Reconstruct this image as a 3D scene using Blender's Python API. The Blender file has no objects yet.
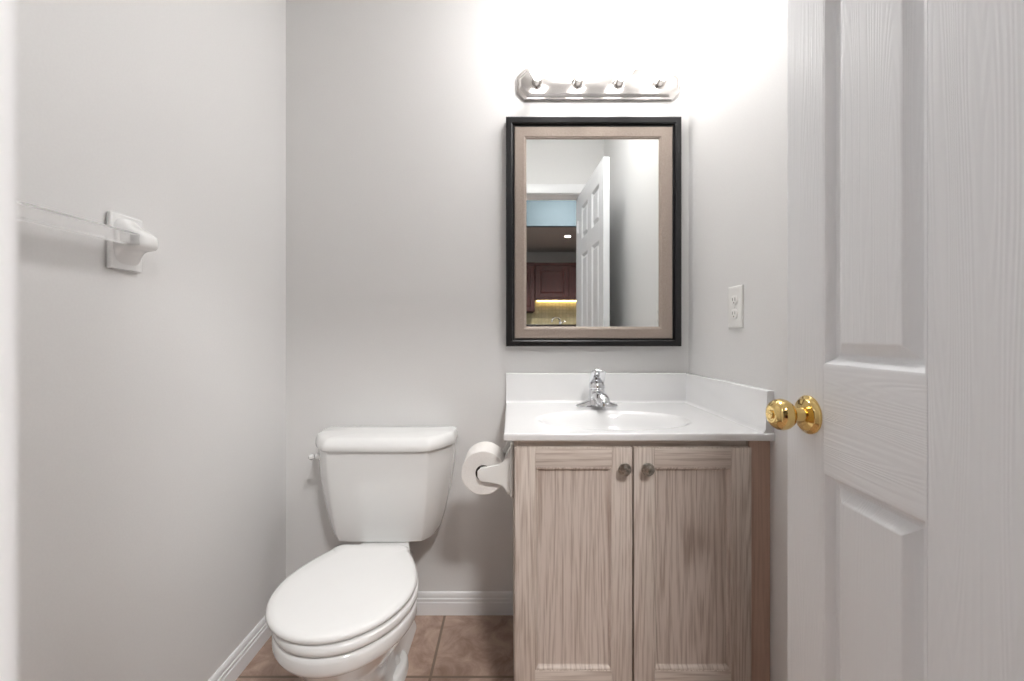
import bpy, bmesh, math, random
from mathutils import Vector, Matrix
random.seed(3)
C = bpy.context.scene.collection
S = bpy.context.scene
# ---------------------------------------------------------------- camera, world, exposure
F = 411.0; PX, PY = 510.0, 335.0; CH = 1.05          # focal length and principal point in pixels of the 1024x681 frame
cd = bpy.data.cameras.new('camera'); cam = bpy.data.objects.new('camera', cd); C.objects.link(cam)
cam.location = (0, 0, CH); cam.rotation_euler = (math.pi/2, 0, 0)
cd.sensor_width = 36; cd.sensor_fit = 'HORIZONTAL'; cd.lens = F/1024*36
cd.shift_x = (512-PX)/1024; cd.shift_y = (PY-340.5)/1024
cd.clip_start = 0.01
cd.dof.use_dof = True; cd.dof.focus_distance = 1.1; cd.dof.aperture_fstop = 4.5
S.camera = cam
w = bpy.data.worlds.new('sky'); S.world = w; w.use_nodes = True
w.node_tree.nodes['Background'].inputs[0].default_value = (.62, .80, 1, 1)
w.node_tree.nodes['Background'].inputs[1].default_value = 0.5
vs = S.view_settings
vs.view_transform = 'Standard'; vs.look = 'None'; vs.gamma = 1; vs.use_curve_mapping = False
vs.exposure = 0.9
BULB = 5.5          # vanity bulbs
CEIL_FILL = 17.5          # added fill lamp on the washroom ceiling, out of view
HALL_FILL = 105.0          # added fill lamp in the hall, out of view
KITCH = 60.0         # recessed kitchen lamp
UNDER = 5.0          # warm strip under the kitchen cupboards

# ---------------------------------------------------------------- room dimensions (metres)
XL, XR = -.845, .6736         # left / right wall
YB, YF = 1.55, .12            # wall with the mirror / inner face of the doorway wall
ZC = 2.46
HING = (.489, .128); FREE = (.521, .773)
OPL, OPR, OPT = -.160, .494, 2.055

# ---------------------------------------------------------------- materials
def srgb(r, g, b):
    f = lambda c: (c/255/12.92 if c/255 <= .04045 else ((c/255+.055)/1.055)**2.4)
    return (f(r), f(g), f(b), 1)
class NT:
    def __init__(s, name):
        s.m = bpy.data.materials.new(name); s.m.use_nodes = True; s.t = s.m.node_tree
        s.b = s.t.nodes['Principled BSDF']
    def n(s, typ, **kw):
        n = s.t.nodes.new(typ)
        for k, v in kw.items():
            if k.startswith('i_'):
                key = k[2:]; key = int(key) if key.isdigit() else key
                n.inputs[key].default_value = v
            else: setattr(n, k, v)
        return n
    def l(s, a, ao, b, bi): s.t.links.new(a.outputs[ao], b.inputs[bi])
    def coords(s, scale=(1,1,1), loc=(0,0,0), rot=(0,0,0)):
        tc = s.n('ShaderNodeTexCoord'); mp = s.n('ShaderNodeMapping')
        mp.inputs['Scale'].default_value = scale; mp.inputs['Location'].default_value = loc; mp.inputs['Rotation'].default_value = rot
        s.l(tc, 'Object', mp, 'Vector'); return mp
    def ramp(s, src, out, stops):
        r = s.n('ShaderNodeValToRGB'); e = r.color_ramp.elements
        while len(e) < len(stops): e.new(.5)
        for q, (p, c) in zip(e, stops): q.position = p; q.color = c
        s.l(src, out, r, 'Fac'); return r
    def bump(s, src, out, strength=.1, dist=.002):
        b = s.n('ShaderNodeBump'); b.inputs['Strength'].default_value = strength; b.inputs['Distance'].default_value = dist
        s.l(src, out, b, 'Height'); s.l(b, 'Normal', s.b, 'Normal'); return b
def plain(name, col, rough=.5, metal=0, bump=0, bscale=60, var=.04, coat=0):
    t = NT(name); b = t.b
    b.inputs['Roughness'].default_value = rough; b.inputs['Metallic'].default_value = metal
    if coat: b.inputs['Coat Weight'].default_value = coat; b.inputs['Coat Roughness'].default_value = .05
    mp = t.coords()
    nz = t.n('ShaderNodeTexNoise', i_Scale=bscale, i_Detail=3.0); t.l(mp, 'Vector', nz, 'Vector')
    c2 = tuple(c*(1-var) for c in col[:3]) + (1,)
    r = t.ramp(nz, 'Fac', [(.35, c2), (.65, col)]); t.l(r, 'Color', b, 'Base Color')
    if bump: t.bump(nz, 'Fac', bump, .001)
    return t.m
M = {}
M['wall'] = plain('wall_paint', srgb(231, 230, 229), .55, 0, .12, 220, .02)
M['ceil'] = plain('ceiling_paint', srgb(248, 247, 246), .8, 0, .3, 120, .02)
M['trim'] = plain('trim_paint', srgb(242, 242, 243), .3, 0, 0, 20, .01)
M['porcelain'] = plain('porcelain', srgb(240, 240, 239), .08, 0, 0, 8, .01, .4)
M['seat'] = plain('seat_plastic', srgb(241, 241, 240), .16, 0, 0, 8, .01)
M['marble'] = plain('cultured_marble', srgb(240, 240, 240), .12, 0, 0, 14, .012, .3)
M['plastic'] = plain('white_plastic', srgb(240, 239, 236), .3, 0, 0, 20, .01)
M['paper'] = plain('tissue_paper', srgb(240, 236, 232), .95, 0, .5, 320, .05)
M['card'] = plain('cardboard', srgb(70, 56, 46), .9, 0, 0, 80, .2)
M['chrome'] = plain('chrome', (.74, .75, .77, 1), .05, 1, 0, 20, .02)
M['brass'] = plain('polished_brass', (.82, .60, .25, 1), .10, 1, 0, 20, .03)
M['pewter'] = plain('aged_pewter', (.44, .41, .36, 1), .34, 1, .3, 150, .4)
M['black'] = plain('black_frame', srgb(24, 23, 25), .32, 0, 0, 50, .2)
M['dark'] = plain('dark_gap', srgb(24, 22, 21), .8)
M['granite'] = plain('dark_granite', srgb(48, 40, 36), .2, 0, 0, 90, .6)
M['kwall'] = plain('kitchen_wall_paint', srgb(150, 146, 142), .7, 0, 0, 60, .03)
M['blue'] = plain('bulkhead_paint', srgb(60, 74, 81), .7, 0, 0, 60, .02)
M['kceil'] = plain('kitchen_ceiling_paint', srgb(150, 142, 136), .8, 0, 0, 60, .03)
M['slot'] = plain('slot_shadow', srgb(120, 116, 112), .7)
def brushed(name, col, rough, axis):
    t = NT(name); b = t.b
    b.inputs['Metallic'].default_value = 1; b.inputs['Base Color'].default_value = col
    mp = t.coords((4 if axis == 'x' else 500, 300, 4 if axis == 'z' else 500))
    nz = t.n('ShaderNodeTexNoise', i_Scale=1.0, i_Detail=2.0); t.l(mp, 'Vector', nz, 'Vector')
    r = t.ramp(nz, 'Fac', [(.3, (rough*.8,)*3+(1,)), (.7, (rough*1.25,)*3+(1,))]); t.l(r, 'Color', b, 'Roughness')
    t.bump(nz, 'Fac', .03, .0003); return t.m
M['nickel'] = brushed('brushed_nickel', (.60, .575, .555, 1), .2, 'x')
def taupe():
    t = NT('champagne_frame'); b = t.b; b.inputs['Metallic'].default_value = .35; b.inputs['Roughness'].default_value = .42
    mp = t.coords((90, 90, 90)); nz = t.n('ShaderNodeTexNoise', i_Scale=4.0, i_Detail=4.0); t.l(mp, 'Vector', nz, 'Vector')
    r = t.ramp(nz, 'Fac', [(.3, srgb(160, 146, 136)), (.7, srgb(182, 168, 157))]); t.l(r, 'Color', b, 'Base Color')
    t.bump(nz, 'Fac', .1, .0005); return t.m
M['taupe'] = taupe()
def mirror():
    t = NT('mirror_silvering'); t.b.inputs['Metallic'].default_value = 1; t.b.inputs['Roughness'].default_value = 0
    t.b.inputs['Base Color'].default_value = (.90, .92, .91, 1); return t.m
M['mirror'] = mirror()
def acrylic():
    t = NT('clear_acrylic'); b = t.b
    b.inputs['Base Color'].default_value = (1, 1, 1, 1); b.inputs['Roughness'].default_value = .08
    b.inputs['Transmission Weight'].default_value = .78; b.inputs['IOR'].default_value = 1.25; return t.m
M['acrylic'] = acrylic()
def emit(name, col, st):
    t = NT(name); t.b.inputs['Base Color'].default_value = (.8, .8, .8, 1)
    t.b.inputs['Emission Color'].default_value = col; t.b.inputs['Emission Strength'].default_value = st; return t.m
M['bulb'] = emit('bulb_glow', (1, .98, .96, 1), BULB)
M['ceil_fill_glow'] = emit('ceiling_fill_glow', (1, .99, .98, 1), CEIL_FILL)
M['hall_fill_glow'] = emit('hall_fill_lamp_glow', (1, .985, .97, 1), HALL_FILL)
M['kitchen_glow'] = emit('recessed_glow', (1, .93, .84, 1), KITCH)
M['under_glow'] = emit('strip_glow', (1, .74, .36, 1), UNDER)
def oak(name, axis, light=(217, 205, 195), dark=(184, 167, 155), seed=0.):
    t = NT(name); b = t.b; b.inputs['Roughness'].default_value = .5
    sc = {'z': (1, .12, .035), 'x': (.035, .12, 1)}[axis]
    mp = t.coords(sc, (seed, seed*.7, seed*.3))
    big = t.n('ShaderNodeTexNoise', i_Scale=9.0, i_Detail=2.0); t.l(mp, 'Vector', big, 'Vector')
    mul = t.n('ShaderNodeMath', operation='MULTIPLY', i_1=24.0); t.l(big, 'Fac', mul, 0)
    fr = t.n('ShaderNodeMath', operation='PINGPONG', i_1=.5); t.l(mul, 'Value', fr, 0)
    fine = t.n('ShaderNodeTexNoise', i_Scale=260.0, i_Detail=3.0); t.l(mp, 'Vector', fine, 'Vector')
    a = t.n('ShaderNodeMath', operation='MULTIPLY', i_1=.55); t.l(fr, 'Value', a, 0)
    c = t.n('ShaderNodeMath', operation='MULTIPLY_ADD', i_1=1.05); t.l(fine, 'Fac', c, 0); t.l(a, 'Value', c, 2)
    r = t.ramp(c, 'Value', [(.42, srgb(*dark)), (.58, srgb(*[(x+y)//2 for x, y in zip(light, dark)])), (.76, srgb(*light))])
    t.l(r, 'Color', b, 'Base Color'); t.bump(c, 'Value', .08, .0004); return t.m
M['oak_v'] = oak('pickled_oak_upright', 'z'); M['oak_h'] = oak('pickled_oak_across', 'x', seed=2.3)
M['oak_p'] = oak('pickled_oak_panel', 'z', (213, 200, 190), (178, 161, 149), 5.1)
M['oak_f'] = oak('pickled_oak_filler', 'z', (204, 174, 157), (190, 160, 143), 8.4)
M['cherry'] = oak('dark_cherry', 'z', (70, 17, 9), (44, 8, 5), 1.1)
def skin(name, axis):
    t = NT(name); b = t.b; b.inputs['Base Color'].default_value = srgb(238, 239, 241); b.inputs['Roughness'].default_value = .34
    sc = (1, 1, .05) if axis == 'z' else (.05, 1, 1)
    mp = t.coords(sc); big = t.n('ShaderNodeTexNoise', i_Scale=18.0, i_Detail=1.5); t.l(mp, 'Vector', big, 'Vector')
    mul = t.n('ShaderNodeMath', operation='MULTIPLY', i_1=30.0); t.l(big, 'Fac', mul, 0)
    fr = t.n('ShaderNodeMath', operation='PINGPONG', i_1=.5); t.l(mul, 'Value', fr, 0)
    fine = t.n('ShaderNodeTexNoise', i_Scale=160.0, i_Detail=2.0); t.l(mp, 'Vector', fine, 'Vector')
    c = t.n('ShaderNodeMath', operation='MULTIPLY_ADD', i_1=.6); t.l(fine, 'Fac', c, 0); t.l(fr, 'Value', c, 2)
    t.bump(c, 'Value', .32, .0013); return t.m
M['skin_v'] = skin('door_skin_upright', 'z'); M['skin_h'] = skin('door_skin_across', 'x')
def tiles(name, size, loc, c1, c2, mort, ms, rot=(0,0,0), rough=.35):
    t = NT(name); b = t.b; b.inputs['Roughness'].default_value = rough
    mp = t.coords((1,1,1), loc, rot)
    br = t.n('ShaderNodeTexBrick', offset=0.0, squash=1.0, i_Scale=1.0)
    br.inputs['Mortar Size'].default_value = ms; br.inputs['Mortar Smooth'].default_value = .2
    br.inputs['Brick Width'].default_value = size; br.inputs['Row Height'].default_value = size; br.inputs['Bias'].default_value = 0
    br.inputs['Color1'].default_value = (.9,.9,.9,1); br.inputs['Color2'].default_value = (1,1,1,1); br.inputs['Mortar'].default_value = (1,1,1,1)
    t.l(mp, 'Vector', br, 'Vector')
    n1 = t.n('ShaderNodeTexNoise', i_Scale=11.0, i_Detail=8.0, i_Roughness=.65, i_Distortion=.6); t.l(mp, 'Vector', n1, 'Vector')
    r = t.ramp(n1, 'Fac', [(.33, srgb(*c1)), (.68, srgb(*c2))])
    mx = t.n('ShaderNodeMix', data_type='RGBA', blend_type='MULTIPLY'); mx.inputs[0].default_value = 1
    t.t.links.new(r.outputs['Color'], mx.inputs[6]); t.t.links.new(br.outputs['Color'], mx.inputs[7])
    m2 = t.n('ShaderNodeMix', data_type='RGBA'); t.t.links.new(br.outputs['Fac'], m2.inputs[0])
    t.t.links.new(mx.outputs[2], m2.inputs[6]); m2.inputs[7].default_value = srgb(*mort)
    t.t.links.new(m2.outputs[2], b.inputs['Base Color'])
    inv = t.n('ShaderNodeMath', operation='SUBTRACT', i_0=1.0); t.l(br, 'Fac', inv, 1); t.bump(inv, 'Value', .5, .002)
    return t.m
M['floor'] = tiles('stone_tile', .33, (.244, -1.262, 0), (146, 118, 103), (206, 180, 164), (130, 112, 98), .005)
M['splash'] = tiles('mosaic_tile', .05, (0, 0, 0), (186, 170, 128), (208, 194, 152), (170, 158, 122), .003, (math.pi/2, 0, 0))

# ---------------------------------------------------------------- mesh helpers
def finish(bm, name, mats, parent=None, origin=None, smooth=35):
    """Link a bmesh given in world coordinates as ONE object; children sit in their root's space."""
    bmesh.ops.recalc_face_normals(bm, faces=bm.faces[:])
    if parent is not None:
        r = parent
        while r.parent: r = r.parent
        origin = r.get('_o', (0, 0, 0))
    origin = Vector(origin or (0, 0, 0))
    bmesh.ops.translate(bm, verts=bm.verts[:], vec=-origin)
    me = bpy.data.meshes.new(name); bm.to_mesh(me); bm.free()
    for m in (mats if isinstance(mats, (list, tuple)) else [mats]): me.materials.append(M[m])
    if smooth:
        me.shade_smooth(); me.set_sharp_from_angle(angle=math.radians(smooth))
    o = bpy.data.objects.new(name, me); C.objects.link(o)
    if parent is not None: o.parent = parent
    else: o.location = origin; o['_o'] = tuple(origin)
    return o
def thing(name, label, cat, loc, group=None):
    o = bpy.data.objects.new(name, None); C.objects.link(o); o.location = loc; o['_o'] = tuple(loc)
    o.empty_display_size = .05
    return tag(o, label, cat, group)
def tag(o, label, cat=None, group=None):
    o['label'] = label
    if cat: o['category'] = cat
    if group: o['group'] = group
    return o
def struct(o, label, cat):
    o['kind'] = 'structure'; return tag(o, label, cat)
def box(bm, lo, hi, bev=0, seg=2, mi=0):
    vs_ = [bm.verts.new((x, y, z)) for x in (lo[0], hi[0]) for y in (lo[1], hi[1]) for z in (lo[2], hi[2])]
    fs = [bm.faces.new([vs_[i] for i in q]) for q in ((0,1,3,2),(4,6,7,5),(0,4,5,1),(2,3,7,6),(0,2,6,4),(1,5,7,3))]
    for f in fs: f.material_index = mi
    if bev:
        es = list({e for f in fs for e in f.edges})
        bmesh.ops.bevel(bm, geom=es, offset=bev, segments=seg, profile=.5, affect='EDGES', clamp_overlap=True)
def loft(bm, loops, cap0=True, cap1=True, mi=0):
    rows = [[bm.verts.new(p) for p in lp] for lp in loops]
    n = len(rows[0])
    for a, b in zip(rows, rows[1:]):
        for i in range(n):
            f = bm.faces.new((a[i], a[(i+1) % n], b[(i+1) % n], b[i])); f.material_index = mi
    if cap0: bm.faces.new(rows[0][::-1]).material_index = mi
    if cap1: bm.faces.new(rows[-1]).material_index = mi
    return rows
def frame_of(d):
    d = Vector(d).normalized(); u = d.cross(Vector((0, 0, 1)))
    if u.length < 1e-3: u = Vector((1, 0, 0))
    u.normalize(); return d, u, d.cross(u)
def lathe(bm, base, axis, prof, seg=40, mi=0):
    """prof: (distance along axis, radius)"""
    d, u, v = frame_of(axis); base = Vector(base)
    loops = [[base + d*t + (u*math.cos(2*math.pi*k/seg) + v*math.sin(2*math.pi*k/seg))*max(r, 1e-5) for k in range(seg)] for t, r in prof]
    loft(bm, loops, True, True, mi)
def tube(bm, pts, radii, seg=16, sq=1.0, up=(0, 0, 1), wid=1.0):
    pts = [Vector(p) for p in pts]; loops = []
    for i, p in enumerate(pts):
        d = (pts[min(i+1, len(pts)-1)] - pts[max(i-1, 0)]).normalized()
        u = d.cross(Vector(up)).normalized(); v = u.cross(d)
        r = radii[i] if isinstance(radii, (list, tuple)) else radii
        loops.append([p + u*(r*wid*math.cos(2*math.pi*k/seg)) + v*(r*sq*math.sin(2*math.pi*k/seg)) for k in range(seg)])
    loft(bm, loops)
def prism(bm, pts, vec, bev=0, seg=2):
    """closed outline extruded along vec"""
    vec = Vector(vec); a = [bm.verts.new(p) for p in pts]; b = [bm.verts.new(Vector(p)+vec) for p in pts]; n = len(a)
    fs = [bm.faces.new(a[::-1]), bm.faces.new(b)] + [bm.faces.new((a[i], a[(i+1) % n], b[(i+1) % n], b[i])) for i in range(n)]
    if bev:
        es = list(set(fs[0].edges) | set(fs[1].edges))
        bmesh.ops.bevel(bm, geom=es, offset=bev, segments=seg, profile=.5, affect='EDGES', clamp_overlap=True)
def B(): return bmesh.new()
def chaikin(pts, it=2, closed=True):
    for _ in range(it):
        q = []; n = len(pts)
        for i in range(n):
            a, b = pts[i], pts[(i+1) % n]
            q += [tuple(x*.75+y*.25 for x, y in zip(a, b)), tuple(x*.25+y*.75 for x, y in zip(a, b))]
        pts = q
    return pts

# ---------------------------------------------------------------- the setting
def slab(name, boxes, m, label, cat, bev=0):
    bm = B()
    for lo, hi in boxes: box(bm, lo, hi, bev)
    o = finish(bm, name, m); return struct(o, label, cat)
slab('floor', [((-2.0, -3.2, -.1), (2.2, YB+.12, 0))], 'floor', 'brown stone tile floor', 'floor')
slab('wall_left', [((XL-.12, .0, 0), (XL, YB+.12, 2.6))], 'wall', 'plain greige wall behind the towel bar', 'wall')
slab('wall_back', [((XL, YB, 0), (XR+.12, YB+.12, 2.6))], 'wall', 'greige wall behind the toilet and mirror', 'wall')
slab('wall_right', [((XR, 0, 0), (XR+.12, YB, 2.6))], 'wall', 'greige wall with the outlet beside the vanity', 'wall')
slab('ceiling', [((XL, .12, ZC), (XR, YB, ZC+.08))], 'ceil', 'white washroom ceiling', 'ceiling')
slab('wall_front', [((-2.0, 0, 0), (OPL-.02, YF, 2.7)), ((OPR+.02, 0, 0), (2.2, YF, 2.7)), ((OPL-.02, 0, OPT+.02), (OPR+.02, YF, 2.7))], 'wall', 'greige wall around the doorway, seen in the mirror', 'wall')
def profile_run(bm, prof, axis, a, b, plane, sgn):
    """baseboard/casing moulding: prof = (out from wall, height)"""
    pts = [(plane + sgn*o, a, z) if axis == 'y' else (a, plane + sgn*o, z) for o, z in prof]
    prism(bm, pts, (0, b-a, 0) if axis == 'y' else (b-a, 0, 0))
BP = [(0, 0), (.011, 0), (.011, .046), (.0085, .047), (.0075, .051), (.010, .053), (.010, .060), (.0065, .061), (.0055, .065), (.008, .067), (.008, .076), (.004, .082), (0, .083)]
bm = B(); profile_run(bm, BP, 'x', XL+.0005, .0125, YB, -1)
struct(finish(bm, 'baseboard_back', 'trim'), 'white stepped baseboard between toilet and vanity', 'baseboard')
bm = B(); profile_run(bm, BP, 'y', YF, YB-.011, XL, 1)
struct(finish(bm, 'baseboard_left', 'trim'), 'white stepped baseboard along the left wall', 'baseboard')
# door frame: jambs, stops, casings both sides (one fixed piece of trim)
bm = B()
box(bm, (OPL-.02, 0, 0), (OPL, YF, OPT+.02)); box(bm, (OPR, 0, 0), (OPR+.02, YF, OPT+.02)); box(bm, (OPL-.02, 0, OPT), (OPR+.02, YF, OPT+.02))
def casing(y0, y1):
    box(bm, (OPL-.064, y0, 0), (OPL-.001, y1, OPT+.068), .006, 3)
    box(bm, (OPR+.005, y0, 0), (OPR+.068, y1, OPT+.068), .006, 3)
    box(bm, (OPL-.064, y0, OPT+.004), (OPR+.068, y1+.0005, OPT+.072), .006, 3)
casing(YF, YF+.018); casing(-.018, 0)
struct(finish(bm, 'trim_1', 'trim'), 'white painted casing and jamb around the doorway', 'door casing')

# ---------------------------------------------------------------- six-panel door, open against the right wall
ang = math.atan2(FREE[1]-HING[1], FREE[0]-HING[0]); DW, DT = .645, .035
def dl(bm): return bm
st, pw = .095, .1775
xs = [(st, st+pw), (DW-st-pw, DW-st)]
zs = [(.21, .825), (1.0, 1.605), (1.71, 1.935)]
bm = B()
for a, b in ((0, st), (st+pw, DW-st-pw), (DW-st, DW)): box(bm, (a, -DT, .012), (b, 0, 2.045), .0008, 1)
for (x0, x1) in xs:
    for a, b in ((.012, .21), (.825, 1.0), (1.605, 1.71), (1.935, 2.045)): box(bm, (x0, -DT, a), (x1, 0, b), 0, 1, 1)
door = finish(bm, 'door_1', ['skin_v', 'skin_h'])
door.location = (HING[0], HING[1], 0); door.rotation_euler = (0, 0, ang); door['_o'] = (0, 0, 0)
struct(door, 'white six panel door standing open along the right wall', 'door')
for (x0, x1) in xs:
    for (z0, z1) in zs:
        bm = B()
        rings = [(0, 0), (.003, -.0005), (.006, -.0035), (.012, -.012), (.016, -.0135), (.019, -.0135), (.036, -.0025), (.038, -.002)]
        def ring(i, d, side):
            y = d if side > 0 else -DT-d
            return [(x0+i, y, z0+i), (x1-i, y, z0+i), (x1-i, y, z1-i), (x0+i, y, z1-i)]
        loft(bm, [ring(i, d, -1) for i, d in rings[::-1]] + [ring(i, d, 1) for i, d in rings])
        finish(bm, 'panel', 'skin_v', door, smooth=12)
def knob(side):
    bx, bz = DW-.060, .912; y0 = 0 if side > 0 else -DT
    bm = B(); lathe(bm, (bx, y0, bz), (0, side, 0), [(0, .033), (.003, .033), (.005, .0315), (.007, .028), (.009, .027), (.0115, .020), (.013, .016)], 48)
    r = finish(bm, 'rosette', 'brass', door)
    r['label'] = 'polished brass rosette of the door knob'
    bm = B(); lathe(bm, (bx, y0, bz), (0, side, 0), [(.012, .0135), (.020, .0115), (.026, .0115), (.029, .016), (.033, .0215), (.039, .0255), (.046, .0272), (.053, .0262), (.059, .0228), (.063, .018), (.0645, .0135), (.0640, .0115), (.0640, .0075), (.0665, .007), (.0668, .0001)], 48)
    k = finish(bm, 'knob', 'brass', door); k['label'] = 'polished brass door knob'
    bm = B(); box(bm, (bx-.0045, y0+side*.0668-.0008, bz-.0012), (bx+.0045, y0+side*.0668+.0008, bz+.0012), .0004, 1)
    finish(bm, 'lock_turn', 'brass', k)
knob(1); knob(-1)
bm = B(); box(bm, (DW-.001, -.030, .882), (DW+.0015, -.005, .940), .0006, 1); finish(bm, 'latch_plate', 'brass', door)
for z in (.25, 1.05, 1.82):
    bm = B(); lathe(bm, (-.004, .004, z-.045), (0, 0, 1), [(0, .004), (.001, .006), (.089, .006), (.09, .004)], 16)
    finish(bm, 'hinge', 'trim', door)

# ---------------------------------------------------------------- vanity cabinet
CY = 1.066                      # face of the cabinet box
vc = thing('vanity_cabinet', 'whitewashed oak vanity cabinet with two framed doors under the sink', 'cabinet', (.34, 1.3, 0))
bm = B()
box(bm, (.0105, CY, .10), (.0265, YB-.001, .7785), 0)                       # left side
box(bm, (.612, CY+.002, .10), (.628, YB-.001, .7785), 0)
box(bm, (.0265, CY+.002, .10), (.612, YB-.001, .118), 0)
box(bm, (.0265, YB-.014, .118), (.612, YB-.001, .7785), 0)
finish(bm, 'body', 'oak_v', vc)
bm = B()
box(bm, (.0265, CY, .735), (.612, CY+.018, .7785), .0006, 1, 1)
box(bm, (.0265, CY, .10), (.612, CY+.018, .150), .0006, 1, 1)
box(bm, (.296, CY+.0005, .150), (.332, CY+.018, .735), .0006, 1, 0)
finish(bm, 'face_frame', ['oak_v', 'oak_h'], vc)
bm = B(); box(bm, (.618, CY-.003, .0), (XR-.0005, CY+.016, .7785), .0008, 1)
tag(finish(bm, 'filler_strip', 'oak_f', vc), 'pinkish oak filler strip against the wall')
bm = B(); box(bm, (.0125, CY+.07, 0), (.628, CY+.085, .10)); finish(bm, 'toe_kick', 'oak_h', vc)
def cab_door(x0, x1, kx):
    z0, z1, y0, y1 = .145, .7635, CY-.020, CY-.001; sw = .0515
    bm = B()
    box(bm, (x0, y0, z0), (x0+sw, y1, z1), .0022, 2, 0); box(bm, (x1-sw, y0, z0), (x1, y1, z1), .0022, 2, 0)
    box(bm, (x0+sw-.001, y0+.0002, z0), (x1-sw+.001, y1, z0+sw), .0022, 2, 1); box(bm, (x0+sw-.001, y0+.0002, z1-sw), (x1-sw+.001, y1, z1), .0022, 2, 1)
    d = finish(bm, 'door', ['oak_v', 'oak_h'], vc)
    # recessed panel with a small stepped sticking around it
    a, b, c, e = x0+sw-.001, x1-sw+.001, z0+sw-.001, z1-sw+.001
    R = lambda i, y: [(a+i, y, c+i), (b-i, y, c+i), (b-i, y, e-i), (a+i, y, e-i)]
    bm = B(); loft(bm, [R(0, y1-.001), R(0, y0+.002), R(.0015, y0+.0012), R(.004, y0+.0018), R(.0075, y0+.006), R(.0085, y0+.009), R(.0105, y0+.010), R(.02, y0+.010)])
    finish(bm, 'door_panel', 'oak_p', d, smooth=20)
    kz = 1.05 - (468.5-PY)/F*(y0-.01)
    bm = B(); lathe(bm, (kx, y0, kz), (0, -1, 0), [(0, .009), (.002, .0085), (.004, .006), (.011, .0055), (.014, .010), (.016, .0155), (.019, .0165), (.0215, .0155), (.0225, .0125), (.0222, .0095), (.0235, .007), (.0245, .0001)], 36)
    tag(finish(bm, 'knob', 'pewter', d), 'round aged pewter knob')
cab_door(.0125, .3118, .2872); cab_door(.3158, .6155, .3455)

# ---------------------------------------------------------------- vanity top with moulded basin
vt = thing('sink_countertop', 'white moulded vanity top with oval basin, backsplash and side splash', 'countertop', (.33, 1.3, .78))
X0, X1, Y0, Y1, ZT = -.015, XR-.0005, 1.044, YB-.0005, .80
bcx, bcy, bax, bay = .305, 1.222, .232, .145
def topz(x, y):
    r = math.hypot((x-bcx)/bax, (y-bcy)/bay)
    if r >= 1: return ZT
    s = 1-r
    d = .118*(1-r**2.2)**.9
    k = min(1, s/.24); k = k*k*(3-2*k)
    return ZT - d*(.0+1.0*k) 
bm = B(); NX, NY = 150, 110; e = .0045
gx = [X0+e + (X1-X0-e)*i/NX for i in range(NX+1)]; gy = [Y0+e + (Y1-Y0-e)*j/NY for j in range(NY+1)]
g = [[bm.verts.new((x, y, topz(x, y))) for y in gy] for x in gx]
for i in range(NX):
    for j in range(NY): bm.faces.new((g[i][j], g[i+1][j], g[i+1][j+1], g[i][j+1]))
edge = [g[i][0] for i in range(NX, -1, -1)] + [g[0][j] for j in range(1, NY+1)]     # front edge then left edge
prev = edge
for o_, dz in ((.0017, -.0004), (.0033, -.0013), (.0043, -.0032), (.0045, -.0055), (.0045, -.0165), (.0036, -.019), (.002, -.0198)):
    cur = []
    for q in edge:
        x, y = q.co.x, q.co.y
        if abs(y-gy[0]) < 1e-6: y -= o_
        if abs(q.co.x-gx[0]) < 1e-6: x -= o_
        cur.append(bm.verts.new((x, y, ZT+dz)))
    for k in range(len(edge)-1): bm.faces.new((prev[k], prev[k+1], cur[k+1], cur[k]))
    prev = cur
g2 = [[bm.verts.new((x, y, topz(x, y)-.0198)) for y in gy] for x in gx]
for i in range(NX):
    for j in range(NY): bm.faces.new((g2[i][j], g2[i][j+1], g2[i+1][j+1], g2[i+1][j]))
for i in range(NX): bm.faces.new((g[i][NY], g[i+1][NY], g2[i+1][NY], g2[i][NY]))
for j in range(NY): bm.faces.new((g[NX][j], g2[NX][j], g2[NX][j+1], g[NX][j+1]))
e2 = [g2[i][0] for i in range(NX, -1, -1)] + [g2[0][j] for j in range(1, NY+1)]
for k in range(len(edge)-1): bm.faces.new((prev[k], prev[k+1], e2[k+1], e2[k]))
bmesh.ops.holes_fill(bm, edges=[q for q in bm.edges if q.is_boundary], sides=0)
finish(bm, 'counter', 'marble', vt, smooth=50)
def splash(bm, pts, vec): prism(bm, pts, vec, .0015, 2)
def sp_prof():      # (out, z): small cove at the foot, rounded top
    return [(0, ZT-.004), (.030, ZT-.004), (.030, ZT+.0003), (.026, ZT+.0012), (.0225, ZT+.004), (.020, ZT+.009), (.019, .904), (.0175, .9065), (.015, .9078), (0, .9078)]
bm = B(); prism(bm, [(X0, Y1-o_, z) for o_, z in sp_prof()], (X1-X0, 0, 0), .0008, 1); finish(bm, 'backsplash', 'marble', vt, smooth=40)
bm = B(); prism(bm, [(X1-o_, Y0+.003, z) for o_, z in sp_prof()], (0, Y1-Y0-.004, 0), .0015, 2); finish(bm, 'side_splash', 'marble', vt, smooth=40)
zb = topz(bcx, bcy)
bm = B(); lathe(bm, (bcx, bcy+.01, zb-.001), (0, 0, 1), [(0, .022), (.002, .022), (.0035, .020), (.003, .014), (.0045, .012), (.006, .004), (.006, .0001)], 32); tag(finish(bm, 'drain', 'chrome', vt), 'chrome drain')

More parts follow.
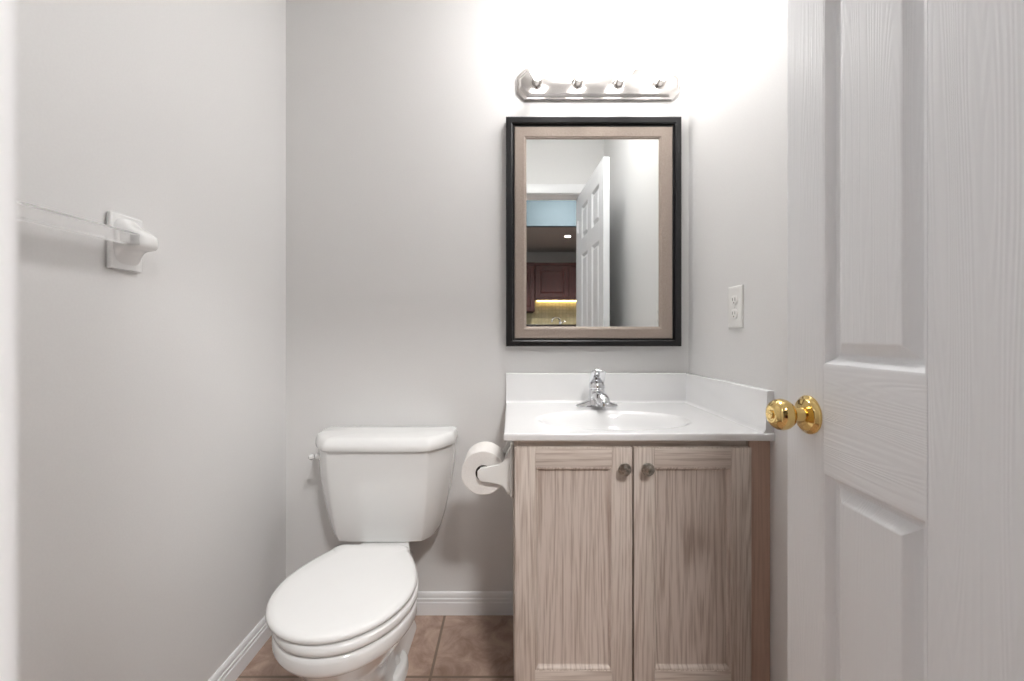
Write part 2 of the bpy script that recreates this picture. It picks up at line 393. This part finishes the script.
# ---------------------------------------------------------------- faucet
FX, FY = .303, 1.435
fa = thing('sink_faucet', 'chrome single lever faucet standing behind the oval basin', 'faucet', (FX, FY, ZT+.0006))
def oval(a, b, z, n=48, cx=FX, cy=FY, p=2.0):
    out = []
    for k in range(n):
        t = 2*math.pi*k/n; c, s = math.cos(t), math.sin(t)
        out.append((cx + a*math.copysign(abs(c)**(2/p), c), cy + b*math.copysign(abs(s)**(2/p), s), z))
    return out
bm = B(); loft(bm, [oval(.073, .026, ZT+.0006), oval(.074, .027, ZT+.003), oval(.072, .026, ZT+.007), oval(.060, .024, ZT+.012), oval(.045, .023, ZT+.017), oval(.032, .022, ZT+.024)]); finish(bm, 'base_plate', 'chrome', fa, smooth=60)
bm = B(); lathe(bm, (FX, FY, ZT+.010), (0, 0, 1), [(0, .036), (.010, .032), (.026, .0275), (.046, .0265), (.050, .026), (.052, .024), (.054, .024)], 40)
body = finish(bm, 'body', 'chrome', fa, smooth=60)
bm = B(); tube(bm, [(FX, FY-.005, ZT+.030), (FX, FY-.030, ZT+.042), (FX, FY-.062, ZT+.046), (FX, FY-.090, ZT+.040), (FX, FY-.102, ZT+.033), (FX, FY-.106, ZT+.026)], [.021, .021, .0205, .020, .0185, .014], 28, .8, wid=1.15)
sp = finish(bm, 'spout', 'chrome', fa, smooth=60)
bm = B(); lathe(bm, (FX, FY-.099, ZT+.030), (0, -.15, -1), [(0, .0115), (.012, .0115), (.013, .009), (.0125, .0001)], 24); finish(bm, 'aerator', 'chrome', sp)
bm = B()
lathe(bm, (FX, FY, ZT+.0635), (0, 0, 1), [(0, .0270), (.006, .028), (.014, .027), (.022, .023), (.028, .014), (.031, .0001)], 40)
tube(bm, [(FX, FY+.010, ZT+.070), (FX, FY+.002, ZT+.086), (FX, FY-.010, ZT+.102), (FX, FY-.022, ZT+.116), (FX, FY-.032, ZT+.126), (FX, FY-.037, ZT+.131)], [.018, .021, .021, .0205, .019, .011], 24, .36, wid=1.28)
finish(bm, 'lever_handle', 'chrome', fa, smooth=60)

# ---------------------------------------------------------------- framed mirror
GY = YB-.018
def mp_(px, py, y): return ((px-PX)/F*y, CH-(py-PY)/F*y)
wm = thing('wall_mirror', 'rectangular mirror in a black and champagne frame hung over the sink', 'mirror', (.31, YB, 1.44))
def frame(name, o, i, prof, m, par):
    """o, i: outer/inner rectangles (x0, x1, z0, z1); prof: (0 outer..1 inner, y)"""
    def R(t, y): return [(o[0]+(i[0]-o[0])*t, y, o[2]+(i[2]-o[2])*t), (o[1]+(i[1]-o[1])*t, y, o[2]+(i[2]-o[2])*t), (o[1]+(i[1]-o[1])*t, y, o[3]+(i[3]-o[3])*t), (o[0]+(i[0]-o[0])*t, y, o[3]+(i[3]-o[3])*t)]
    bm = B(); L = [R(t, y) for t, y in prof]; rows = loft(bm, L, False, False)
    a, b = rows[-1], rows[0]
    for k in range(4): bm.faces.new((a[k], a[(k+1) % 4], b[(k+1) % 4], b[k]))
    return finish(bm, name, m, par, smooth=25)
yo = YB-.036
ox0, oz1 = mp_(506, 116.3, yo); ox1, oz0 = mp_(681.8, 346.3, yo)
ax0, az1 = mp_(514.6, 126.6, yo+.008); ax1, az0 = mp_(672.6, 338.4, yo+.008)
hx0, hz1 = mp_(526.4, 139.3, GY); hx1, hz0 = mp_(658.6, 326.6, GY)
bw = ax0-ox0
frame('outer_frame', (ox0, ox1, oz0, oz1), (ax0, ax1, az0, az1), [(0, YB-.0005), (0, yo+.003), (.1, yo), (.62, yo), (.74, yo+.003), (.78, yo+.012), (1, yo+.014), (1, YB-.0005)], 'black', wm)
frame('inner_frame', (ax0, ax1, az0, az1), (hx0, hx1, hz0, hz1), [(0, YB-.001), (0, yo+.009), (.06, yo+.007), (.80, yo+.0105), (.84, yo+.012), (.92, yo+.013), (1, yo+.0165), (1, YB-.001)], 'taupe', wm)
bm = B(); box(bm, (hx0-.004, GY, hz0-.004), (hx1+.004, GY+.004, hz1+.004)); tag(finish(bm, 'glass', 'mirror', wm, smooth=0), 'silvered mirror glass')

# ---------------------------------------------------------------- vanity light bar
LY = YB; lx0, lx1, lz0, lz1 = .024, .637, 1.930, 2.048
vl = thing('vanity_light', 'brushed nickel light bar with four lit bulbs above the mirror', 'light fixture', ((lx0+lx1)/2, LY, (lz0+lz1)/2))
def octo(i, y, ch=.030):
    a, b, c, d = lx0+i, lx1-i, lz0+i, lz1-i; h = ch
    return [(a+h, y, c), (b-h, y, c), (b, y, c+h), (b, y, d-h), (b-h, y, d), (a+h, y, d), (a, y, d-h), (a, y, c+h)]
bm = B(); loft(bm, [octo(0, LY-.0005), octo(0, LY-.008), octo(.002, LY-.011), octo(.005, LY-.012), octo(.009, LY-.012), octo(.017, LY-.0225), octo(.020, LY-.0235)]); finish(bm, 'back_plate', 'nickel', vl, smooth=20)
for bx in (.099, .252, .404, .557):
    bz = 1.987; y0 = LY-.0235
    bm = B(); lathe(bm, (bx, y0, bz), (0, -1, 0), [(0, .024), (.002, .0235), (.004, .0195), (.006, .0185), (.034, .0175), (.037, .0165), (.037, .0145), (.030, .0145)], 36)
    so = finish(bm, 'socket', 'nickel', vl)
    bm = B(); prof = [(.030, .0125), (.040, .0130), (.048, .0150), (.058, .0215)] + [(.058+.030*(1-math.cos(t))+.006, .0215+.0085*math.sin(t)) if t < 1.57 else (.094+.028*(math.sin(t-1.5708)), .030*math.cos(t-1.5708)) for t in [k*math.pi/14 for k in range(1, 15)]]
    lathe(bm, (bx, y0, bz), (0, -1, 0), prof, 36)
    tag(finish(bm, 'bulb', 'bulb', so, smooth=60), 'lit white bulb')

# ---------------------------------------------------------------- unseen lamp added to the washroom ceiling to brighten the room
cl = thing('added_ceiling_lamp', 'added round flush fill lamp on the washroom ceiling above the vanity', 'lamp', (.30, 1.10, ZC))
bm = B(); lathe(bm, (.30, 1.10, ZC), (0, 0, -1), [(0, .17), (.02, .17), (.022, .165), (.022, .0001)], 40); finish(bm, 'rim', 'nickel', cl)
bm = B(); lathe(bm, (.30, 1.10, ZC-.022), (0, 0, -1), [(0, .16), (.025, .15), (.05, .12), (.066, .07), (.072, .0001)], 40); finish(bm, 'shade', 'ceil_fill_glow', cl, smooth=60)

# ---------------------------------------------------------------- toilet
TX = -.420
to = thing('toilet', 'white two piece toilet with closed lid in the corner', 'toilet', (TX, 1.2, 0))
def egg(A, yf, yb, bw_, z, u0=.205, n=28, cr=.03, cx=TX, pe=1.7):
    """outline seen from above: round nose at yf (near), straight end of half width bw_ at yb"""
    L = yb-yf; right = []
    for k in range(n+1):
        t = k/n; th = t*math.pi/2
        if t < .999: right.append((A*math.sin(th), u0*(1-math.cos(th))))
    m = 16
    for k in range(m+1):
        t = k/m; u = u0 + (L-u0-cr)*t
        right.append((A-(A-bw_)*(t**pe), u))
    wlast = right[-1][0]
    for k in range(1, 9):
        th = k/8*math.pi/2
        right.append((wlast - cr*(1-math.cos(th))*1.0, L-cr+cr*math.sin(th)))
    pts = [(cx+x, yf+u, z) for x, u in right] + [(cx-x, yf+u, z) for x, u in right[::-1] if x > 1e-6]
    return pts
# bowl and pedestal
LX, SX = -.415, -.424
bm = B()
E = lambda A, yf, yb, bw_, z, u0=.205, cx=LX, pe=1.7: egg(A, yf, yb, bw_, z, u0, cx=cx, pe=pe)
EB = lambda *a: E(*a, pe=.95)
loft(bm, [EB(.080, 1.01, 1.50, .080, 0, .16), EB(.078, 1.01, 1.50, .078, .012, .16), EB(.070, 1.02, 1.498, .072, .03, .16), EB(.058, 1.035, 1.49, .068, .06, .16),
          EB(.062, 1.02, 1.485, .066, .11, .17), EB(.082, .99, 1.48, .068, .17, .18), EB(.114, .95, 1.48, .070, .225, .19), EB(.143, .912, 1.48, .072, .272, .2),
          EB(.160, .889, 1.48, .057, .306, .2), EB(.165, .882, 1.48, .057, .314, .2), EB(.1695, .877, 1.48, .057, .318, .2), EB(.172, .874, 1.48, .057, .326, .2), EB(.172, .874, 1.48, .057, .346, .2),
          EB(.170, .876, 1.478, .056, .354, .2), EB(.164, .882, 1.474, .056, .357, .2)])
finish(bm, 'bowl', 'porcelain', to, smooth=55)
for s in (-1, 1):
    bm = B(); fy = 1.272                       # foot flange that carries the bolt
    loft(bm, [[(x, y, z) for x, y, _ in oval(.034+q, .060+q, 0, 28, LX+s*.060, fy, 2.6)] for z, q in ((0, .002), (.026, 0), (.034, -.004), (.037, -.010))])
    finish(bm, 'foot', 'porcelain', to, smooth=50)
    bm = B(); lathe(bm, (LX+s*.060, fy, .036), (0, 0, 1), [(0, .015), (.006, .015), (.014, .0125), (.019, .008), (.021, .0001)], 24)
    finish(bm, 'bolt_cap', 'seat', to, smooth=60)
bm = B(); W = -.416
loft(bm, [E(.168, .880, 1.258, .116, .359, .2, W), E(.1725, .875, 1.262, .120, .363, .2, W), E(.1735, .874, 1.262, .121, .370, .2, W), E(.1725, .875, 1.262, .120, .3785, .2, W), E(.168, .880, 1.258, .116, .382, .2, W)]); finish(bm, 'seat', 'seat', to, smooth=50)
bm = B(); loft(bm, [E(.170, .883, 1.268, .112, .3855, .195, SX), E(.176, .878, 1.272, .115, .3875, .196, SX), E(.179, .875, 1.274, .118, .392, .196, SX), E(.178, .876, 1.273, .1165, .398, .196, SX), E(.172, .882, 1.269, .111, .403, .194, SX),
          E(.160, .894, 1.262, .110, .4055, .19, SX), E(.121, .935, 1.235, .082, .4075, .16, SX), egg(.05, 1.02, 1.15, .035, .4085, .08, cr=.01, cx=SX)])
finish(bm, 'lid', 'seat', to, smooth=60)
for s in (-1, 1):
    bm = B(); lathe(bm, (LX+s*.078-.018, 1.283, .376), (1, 0, 0), [(0, .008), (.001, .0095), (.035, .0095), (.036, .008)], 20); box(bm, (LX+s*.078-.014, 1.272, .357), (LX+s*.078+.014, 1.296, .375), .002, 2)
    finish(bm, 'lid_hinge', 'seat', to)
# tank
KX = -.434
def tank(a, b, yf, yb, ym, z, bow=.012, r=2):
    """plan: front half width a at yf, chamfer to half width b at ym, back at yb"""
    base = [(-a*.96, yf+bow*.4), (-a*.5, yf+bow*.1), (0, yf), (a*.5, yf+bow*.1), (a*.96, yf+bow*.4), (a*1.03, yf+bow*.9), ((a+b)/2+.004, (yf+ym)/2-.003), (b-.006, ym-.010), (b, ym+.006), (b, (ym+yb)/2), (b, yb-.01), (b-.01, yb), (0, yb)]
    base += [(-x, y) for x, y in base[-2:4:-1]]
    return [(KX+x, y, z) for x, y in chaikin(base, r)]
bm = B(); L = []
for t in [k/14 for k in range(15)]:
    q = (1-t)**1.9                      # 1 at the bottom, 0 at the top
    z = .364+(.674-.364)*t
    L.append(tank(.166-.026*q, .237-.052*q, 1.335+.030*q, YB-.02, 1.432+.012*q, z))
L.insert(0, tank(.128, .170, 1.377, YB-.03, 1.452, .358)); L[1] = tank(.137, .180, 1.368, YB-.022, 1.446, .361)
loft(bm, L); finish(bm, 'tank', 'porcelain', to, smooth=50)
bm = B(); loft(bm, [tank(.167, .237, 1.332, YB-.018, 1.430, .6715), tank(.171, .241, 1.323, YB-.014, 1.426, .6725), tank(.172, .243, 1.320, YB-.013, 1.424, .676), tank(.1715, .242, 1.322, YB-.013, 1.424, .690),
                    tank(.168, .239, 1.329, YB-.015, 1.426, .703), tank(.164, .236, 1.337, YB-.02, 1.43, .710), tank(.154, .224, 1.352, YB-.03, 1.436, .7135), tank(.08, .12, 1.41, YB-.07, 1.45, .715)])
finish(bm, 'tank_lid', 'porcelain', to, smooth=50)
bm = B(); hx, hy, hz = KX-.214, 1.392, .640
lathe(bm, (hx+.008, hy+.006, hz), (-.82, -.57, 0), [(0, .013), (.010, .013), (.013, .009), (.022, .008)], 20)
tube(bm, [(hx-.012, hy-.008, hz+.002), (hx-.020, hy-.010, hz), (hx-.024, hy-.002, hz-.003), (hx-.024, hy+.012, hz-.004)], [.007, .0095, .0095, .007], 14)
tag(finish(bm, 'flush_lever', 'seat', to, smooth=50), 'small white flush lever on the side of the tank')

# ---------------------------------------------------------------- toilet paper and its holder (screwed to the cabinet side)
RX, RZ, RY0, RY1 = -.0735, .671, 1.128, 1.232
th = thing('toilet_paper_holder', 'white toilet paper holder with two arms fixed to the cabinet side', 'toilet paper holder', (.010, 1.18, RZ))
bm = B(); box(bm, (.001, 1.105, .612), (.010, 1.255, .757), .0035, 3); finish(bm, 'back_plate', 'plastic', th)
def arm(y):
    pts = [(.002, 0, .745), (-.006, 0, .738), (-.012, 0, .720), (-.0155, 0, .704), (-.028, 0, .694), (-.062, 0, .691), (-.078, 0, .690), (-.0885, 0, .680), (-.0885, 0, .664), (-.080, 0, .653), (-.062, 0, .649), (-.032, 0, .650), (-.018, 0, .643), (-.010, 0, .628), (-.006, 0, .617), (.002, 0, .614)]
    bm = B(); prism(bm, [(x, y, z) for x, _, z in pts], (0, .011, 0), .003, 3); finish(bm, 'arm', 'plastic', th, smooth=40)
arm(1.113); arm(1.236)
bm = B(); lathe(bm, (RX, 1.1235, RZ), (0, 1, 0), [(0, .007), (.004, .007), (.0042, .012), (.109, .012), (.1092, .007), (.113, .007)], 24); finish(bm, 'roller', 'plastic', th)
tr = thing('toilet_paper_roll', 'white toilet paper roll on the holder beside the cabinet', 'toilet paper', (RX, 1.18, RZ))
bm = B(); seg = 64
def circ(r, y): return [(RX+r*math.cos(2*math.pi*k/seg), y, RZ+r*math.sin(2*math.pi*k/seg)) for k in range(seg)]
rows = loft(bm, [circ(.0215, RY0+.001), circ(.024, RY0), circ(.0585, RY0), circ(.0602, RY0+.0015), circ(.0602, RY1-.0015), circ(.0585, RY1), circ(.024, RY1), circ(.0215, RY1-.001)], False, False)
for k in range(seg): bm.faces.new((rows[-1][k], rows[-1][(k+1) % seg], rows[0][(k+1) % seg], rows[0][k]))
finish(bm, 'paper', 'paper', tr)
bm = B(); rows = loft(bm, [circ(.0214, RY0+.0006), circ(.0214, RY1-.0006), circ(.0198, RY1-.0006), circ(.0198, RY0+.0006)], False, False)
for k in range(seg): bm.faces.new((rows[-1][k], rows[-1][(k+1) % seg], rows[0][(k+1) % seg], rows[0][k]))
tag(finish(bm, 'core', 'card', tr), 'dark cardboard core')

# ---------------------------------------------------------------- towel bar on the left wall
BX, BZ = XL+.047, 1.2525
tb = thing('towel_bar', 'clear acrylic towel bar between white ceramic posts on the left wall', 'towel bar', (XL, .665, BZ))
def post(yc, s):
    """s = -1: the bar leaves towards the doorway"""
    bm = B()
    prism(bm, chaikin([(XL+.0005, yc-.043, BZ-.066), (XL+.0005, yc+.043, BZ-.066), (XL+.0005, yc+.043, BZ+.058), (XL+.0005, yc-.043, BZ+.058)], 1) if False else
          [(XL+.0005, yc-.038, BZ-.062), (XL+.0005, yc+.035, BZ-.062), (XL+.0005, yc+.038, BZ-.058), (XL+.0005, yc+.038, BZ+.054), (XL+.0005, yc+.035, BZ+.058), (XL+.0005, yc-.035, BZ+.058), (XL+.0005, yc-.038, BZ+.054)], (.013, 0, 0), .005, 3)
    fl = finish(bm, 'post', 'porcelain', tb)
    # nose: sections walk out from the wall
    secs = [(.010, .0355, .052, -.056), (.016, .033, .0475, -.046), (.022, .031, .0420, -.034), (.030, .029, .0355, -.025), (.040, .027, .029, -.021), (.050, .0255, .0235, -.0195), (.058, .0235, .0185, -.018), (.063, .020, .0135, -.0145), (.066, .012, .008, -.009)]
    bm = B(); L = []
    for o_, hw, zt, zb_ in secs:
        cz, hz_ = BZ+(zt+zb_)/2, (zt-zb_)/2
        L.append([(XL+o_, yc+hw*math.copysign(abs(math.cos(t))**.6, math.cos(t)), cz+hz_*math.copysign(abs(math.sin(t))**.6, math.sin(t))) for t in [2*math.pi*k/36 for k in range(36)]])
    loft(bm, L); finish(bm, 'nose', 'porcelain', fl, smooth=50)
post(.895, -1); post(.430, 1)
h = .0118
bm = B(); prism(bm, [(BX-h, .455, BZ-h), (BX+h, .455, BZ-h), (BX+h, .455, BZ+h), (BX-h, .455, BZ+h)], (0, .4195, 0), .0012, 2)
tag(finish(bm, 'bar', 'acrylic', tb), 'clear square acrylic bar')

# ---------------------------------------------------------------- outlet on the right wall
oy, oz = 1.222, 1.133
wo = thing('wall_outlet', 'white duplex wall outlet on the right wall above the side splash', 'outlet', (XR, oy, oz))
bm = B(); R = lambda i, x: [(XR-x, oy-.038+i, oz-.0625+i), (XR-x, oy+.038-i, oz-.0625+i), (XR-x, oy+.038-i, oz+.0625-i), (XR-x, oy-.038+i, oz+.0625-i)]
loft(bm, [R(0, .0003), R(0, .003), R(.0015, .0052), R(.004, .006), R(.012, .0062)]); finish(bm, 'cover_plate', 'plastic', wo, smooth=20)
bm = B(); lathe(bm, (XR-.0058, oy, oz), (-1, 0, 0), [(0, .0035), (.001, .0035), (.0016, .002), (.0016, .0001)], 16); finish(bm, 'screw', 'plastic', wo)
for s in (-1, 1):
    cz = oz+s*.0205
    bm = B(); loft(bm, [[(XR-x, oy+a*math.copysign(abs(math.cos(t))**.7, math.cos(t)), cz+b*math.copysign(abs(math.sin(t))**.7, math.sin(t))) for t in [2*math.pi*k/28 for k in range(28)]] for x, a, b in ((.004, .0168, .0145), (.0078, .0168, .0145), (.0084, .0160, .0137))])
    rc = finish(bm, 'receptacle', 'plastic', wo)
    bm = B()
    for dy in (-.0065, .0065): box(bm, (XR-.0087, oy+dy-.0012, cz-.002), (XR-.0080, oy+dy+.0012, cz+.0075))
    lathe(bm, (XR-.0080, oy, cz-.0075), (-1, 0, 0), [(0, .0026), (.0007, .0026)], 12)
    finish(bm, 'slots', 'slot', rc)

# ---------------------------------------------------------------- hall and kitchen, seen in the mirror through the doorway
KB = -2.78; HC, KC, BUL = 2.62, 2.23, -1.38
slab('wall_hall_left', [((-2.12, -3.2, 0), (-2.0, -2.2, 2.7)), ((-2.12, -.5, 0), (-2.0, .12, 2.7)), ((-2.12, -2.2, 0), (-2.0, -.5, .7)), ((-2.12, -2.2, 2.2), (-2.0, -.5, 2.7))], 'wall', 'hall wall holding the added window', 'wall')
slab('wall_hall_right', [((2.2, -3.2, 0), (2.32, .12, 2.7))], 'wall', 'hall wall facing the added window', 'wall')
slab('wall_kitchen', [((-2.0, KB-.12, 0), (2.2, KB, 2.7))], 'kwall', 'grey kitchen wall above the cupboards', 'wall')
slab('ceiling_hall', [((-2.0, BUL, HC), (2.2, 0, HC+.08))], 'ceil', 'white hall ceiling', 'ceiling')
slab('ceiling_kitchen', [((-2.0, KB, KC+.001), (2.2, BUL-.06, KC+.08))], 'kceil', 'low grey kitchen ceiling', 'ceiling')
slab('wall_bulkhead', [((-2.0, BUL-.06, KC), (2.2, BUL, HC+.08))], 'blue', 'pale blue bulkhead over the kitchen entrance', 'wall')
bm = B(); box(bm, (-.6, KB, 1.15), (1.8, KB+.0005, 1.535)); struct(finish(bm, 'trim_2', 'splash'), 'yellow mosaic backsplash tiles behind the kitchen counter', 'backsplash')
# unseen window, added to let sky light into the hall
bm = B()
for lo, hi in (((-2.09, -2.2, .7), (-2.03, -2.14, 2.2)), ((-2.09, -.56, .7), (-2.03, -.5, 2.2)), ((-2.09, -2.14, .7), (-2.03, -.56, .76)), ((-2.09, -2.14, 2.14), (-2.03, -.56, 2.2)), ((-2.085, -1.38, .76), (-2.035, -1.32, 2.14))): box(bm, lo, hi, .003, 1)
win = finish(bm, 'added_window_1', 'trim'); struct(win, 'added white framed hall window, out of view', 'window')
pl = bpy.data.lights.new('window_portal', 'AREA'); pl.shape = 'RECTANGLE'; pl.size = 1.5; pl.size_y = 1.7; pl.cycles.is_portal = True
po = bpy.data.objects.new('window_portal', pl); C.objects.link(po); po.location = (-2.06, -1.35, 1.45); po.rotation_euler = (0, math.radians(-90), 0)
# unseen hall lamp, added as fill through the doorway
hl = thing('added_hall_lamp', 'added round flush fill lamp on the hall ceiling', 'lamp', (.55, -.75, HC))
bm = B(); lathe(bm, (.55, -.75, HC), (0, 0, -1), [(0, .17), (.02, .17), (.022, .165), (.022, .0001)], 40); finish(bm, 'rim', 'nickel', hl)
bm = B(); lathe(bm, (.55, -.75, HC-.022), (0, 0, -1), [(0, .16), (.025, .15), (.05, .12), (.066, .07), (.072, .0001)], 40); finish(bm, 'shade', 'hall_fill_glow', hl, smooth=60)
# recessed kitchen lamp
rl = thing('recessed_light', 'small lit round downlight in the kitchen ceiling seen in mirror', 'light', (.69, -1.85, KC))
bm = B(); lathe(bm, (.69, -1.85, KC), (0, 0, -1), [(0, .044), (.003, .043), (.005, .039), (.004, .033), (.002, .029)], 32); finish(bm, 'trim_ring', 'trim', rl)
bm = B(); lathe(bm, (.69, -1.85, KC-.001), (0, 0, -1), [(0, .030), (.003, .029), (.0035, .0001)], 32); finish(bm, 'lens', 'kitchen_glow', rl)
def shaker(par, x0, x1, z0, z1, y, nm='cupboard_door', face=1, swp=.055):
    bm = B(); box(bm, (x0, y, z0), (x0+swp, y+.019, z1), .002, 1); box(bm, (x1-swp, y, z0), (x1, y+.019, z1), .002, 1)
    box(bm, (x0+swp, y, z0), (x1-swp, y+.0188, z0+swp), .002, 1); box(bm, (x0+swp, y, z1-swp), (x1-swp, y+.0188, z1), .002, 1)
    d = finish(bm, nm, 'cherry', par)
    R = lambda i, yy: [(x0+swp+i, yy, z0+swp+i), (x1-swp-i, yy, z0+swp+i), (x1-swp-i, yy, z1-swp-i), (x0+swp+i, yy, z1-swp-i)]
    bm = B(); loft(bm, [R(0, y), R(0, y+.008), R(.01, y+.008), R(.03, y+.014), R(.04, y+.014)]); finish(bm, 'raised_panel', 'cherry', d, smooth=15)
def cupboard(x0, x1, z0, z1, yb, yf, n, label, nm='kitchen_cupboard'):
    k = thing(nm, label, 'cupboard', ((x0+x1)/2, (yb+yf)/2, z0))
    bm = B(); box(bm, (x0, yb+.001, z0), (x1, yf, z1), .002, 1)
    box(bm, (x0-.0, yf, z1-.03), (x1+.0, yf+.03, z1+.01), .004, 2) if z1 > 1.9 else None
    finish(bm, 'body', 'cherry', k)
    if z0 > 1.45:
        bm = B(); box(bm, (x0, yf-.012, z0-.026), (x1, yf+.010, z0+.001), .002, 1); finish(bm, 'valance', 'cherry', k)
    wd = (x1-x0-.004)/n
    for i in range(n): shaker(k, x0+.003+i*wd, x0+wd*(i+1), z0+.004, z1-.035, yf+.0005)
    return k
UY = -2.44
cupboard(.335, 1.235, 1.54, 2.005, KB, UY, 2, 'dark cherry wall cupboard over the yellow backsplash, seen in mirror')
cupboard(.02, .330, 1.36, 2.005, KB, UY+.02, 1, 'narrower dark cherry wall cupboard hanging lower, at the mirror edge')
cupboard(-.6, .33, .10, 1.145, KB, -2.19, 2, 'dark cherry base cupboard left of the kitchen sink', 'base_cupboard')
cupboard(.334, 1.235, .10, 1.145, KB, -2.19, 2, 'dark cherry base cupboard under the kitchen sink', 'base_cupboard')
bm = B(); box(bm, (-.6, KB+.009, 1.147), (1.3, -2.15, 1.185), .004, 2)
tag(finish(bm, 'kitchen_counter', 'granite', None, (.35, -2.45, 1.147)), 'dark stone kitchen counter below the yellow backsplash', 'countertop')
us = bm = B(); box(bm, (.38, -2.775, 1.526), (1.2, -2.74, 1.5395), .002, 1)
tag(finish(bm, 'strip_light', 'under_glow', None, (.79, -2.757, 1.5395)), 'warm strip light under the kitchen wall cupboard', 'light')
kf = thing('kitchen_faucet', 'chrome arched kitchen faucet standing on the dark counter', 'faucet', (.68, -2.5, 1.185))
bm = B(); lathe(bm, (.68, -2.5, 1.185), (0, 0, 1), [(0, .026), (.006, .025), (.01, .018), (.05, .016), (.055, .012)], 24); finish(bm, 'base', 'chrome', kf)
bm = B(); tube(bm, [(.68, -2.5, 1.225)] + [(.68-.06+.06*math.cos(t), -2.5+.03*(1-math.cos(t)), 1.235+.05*math.sin(t)) for t in [k*math.pi/10 for k in range(11)]] + [(.56, -2.44, 1.222)], .010, 14, up=(0, 1, 0)); finish(bm, 'spout', 'chrome', kf, smooth=60)
bm = B(); tube(bm, [(.695, -2.5, 1.215), (.72, -2.5, 1.225), (.75, -2.5, 1.240)], [.007, .006, .005], 12); finish(bm, 'lever', 'chrome', kf)

for o in bpy.data.objects:
    if '_o' in o: del o['_o']
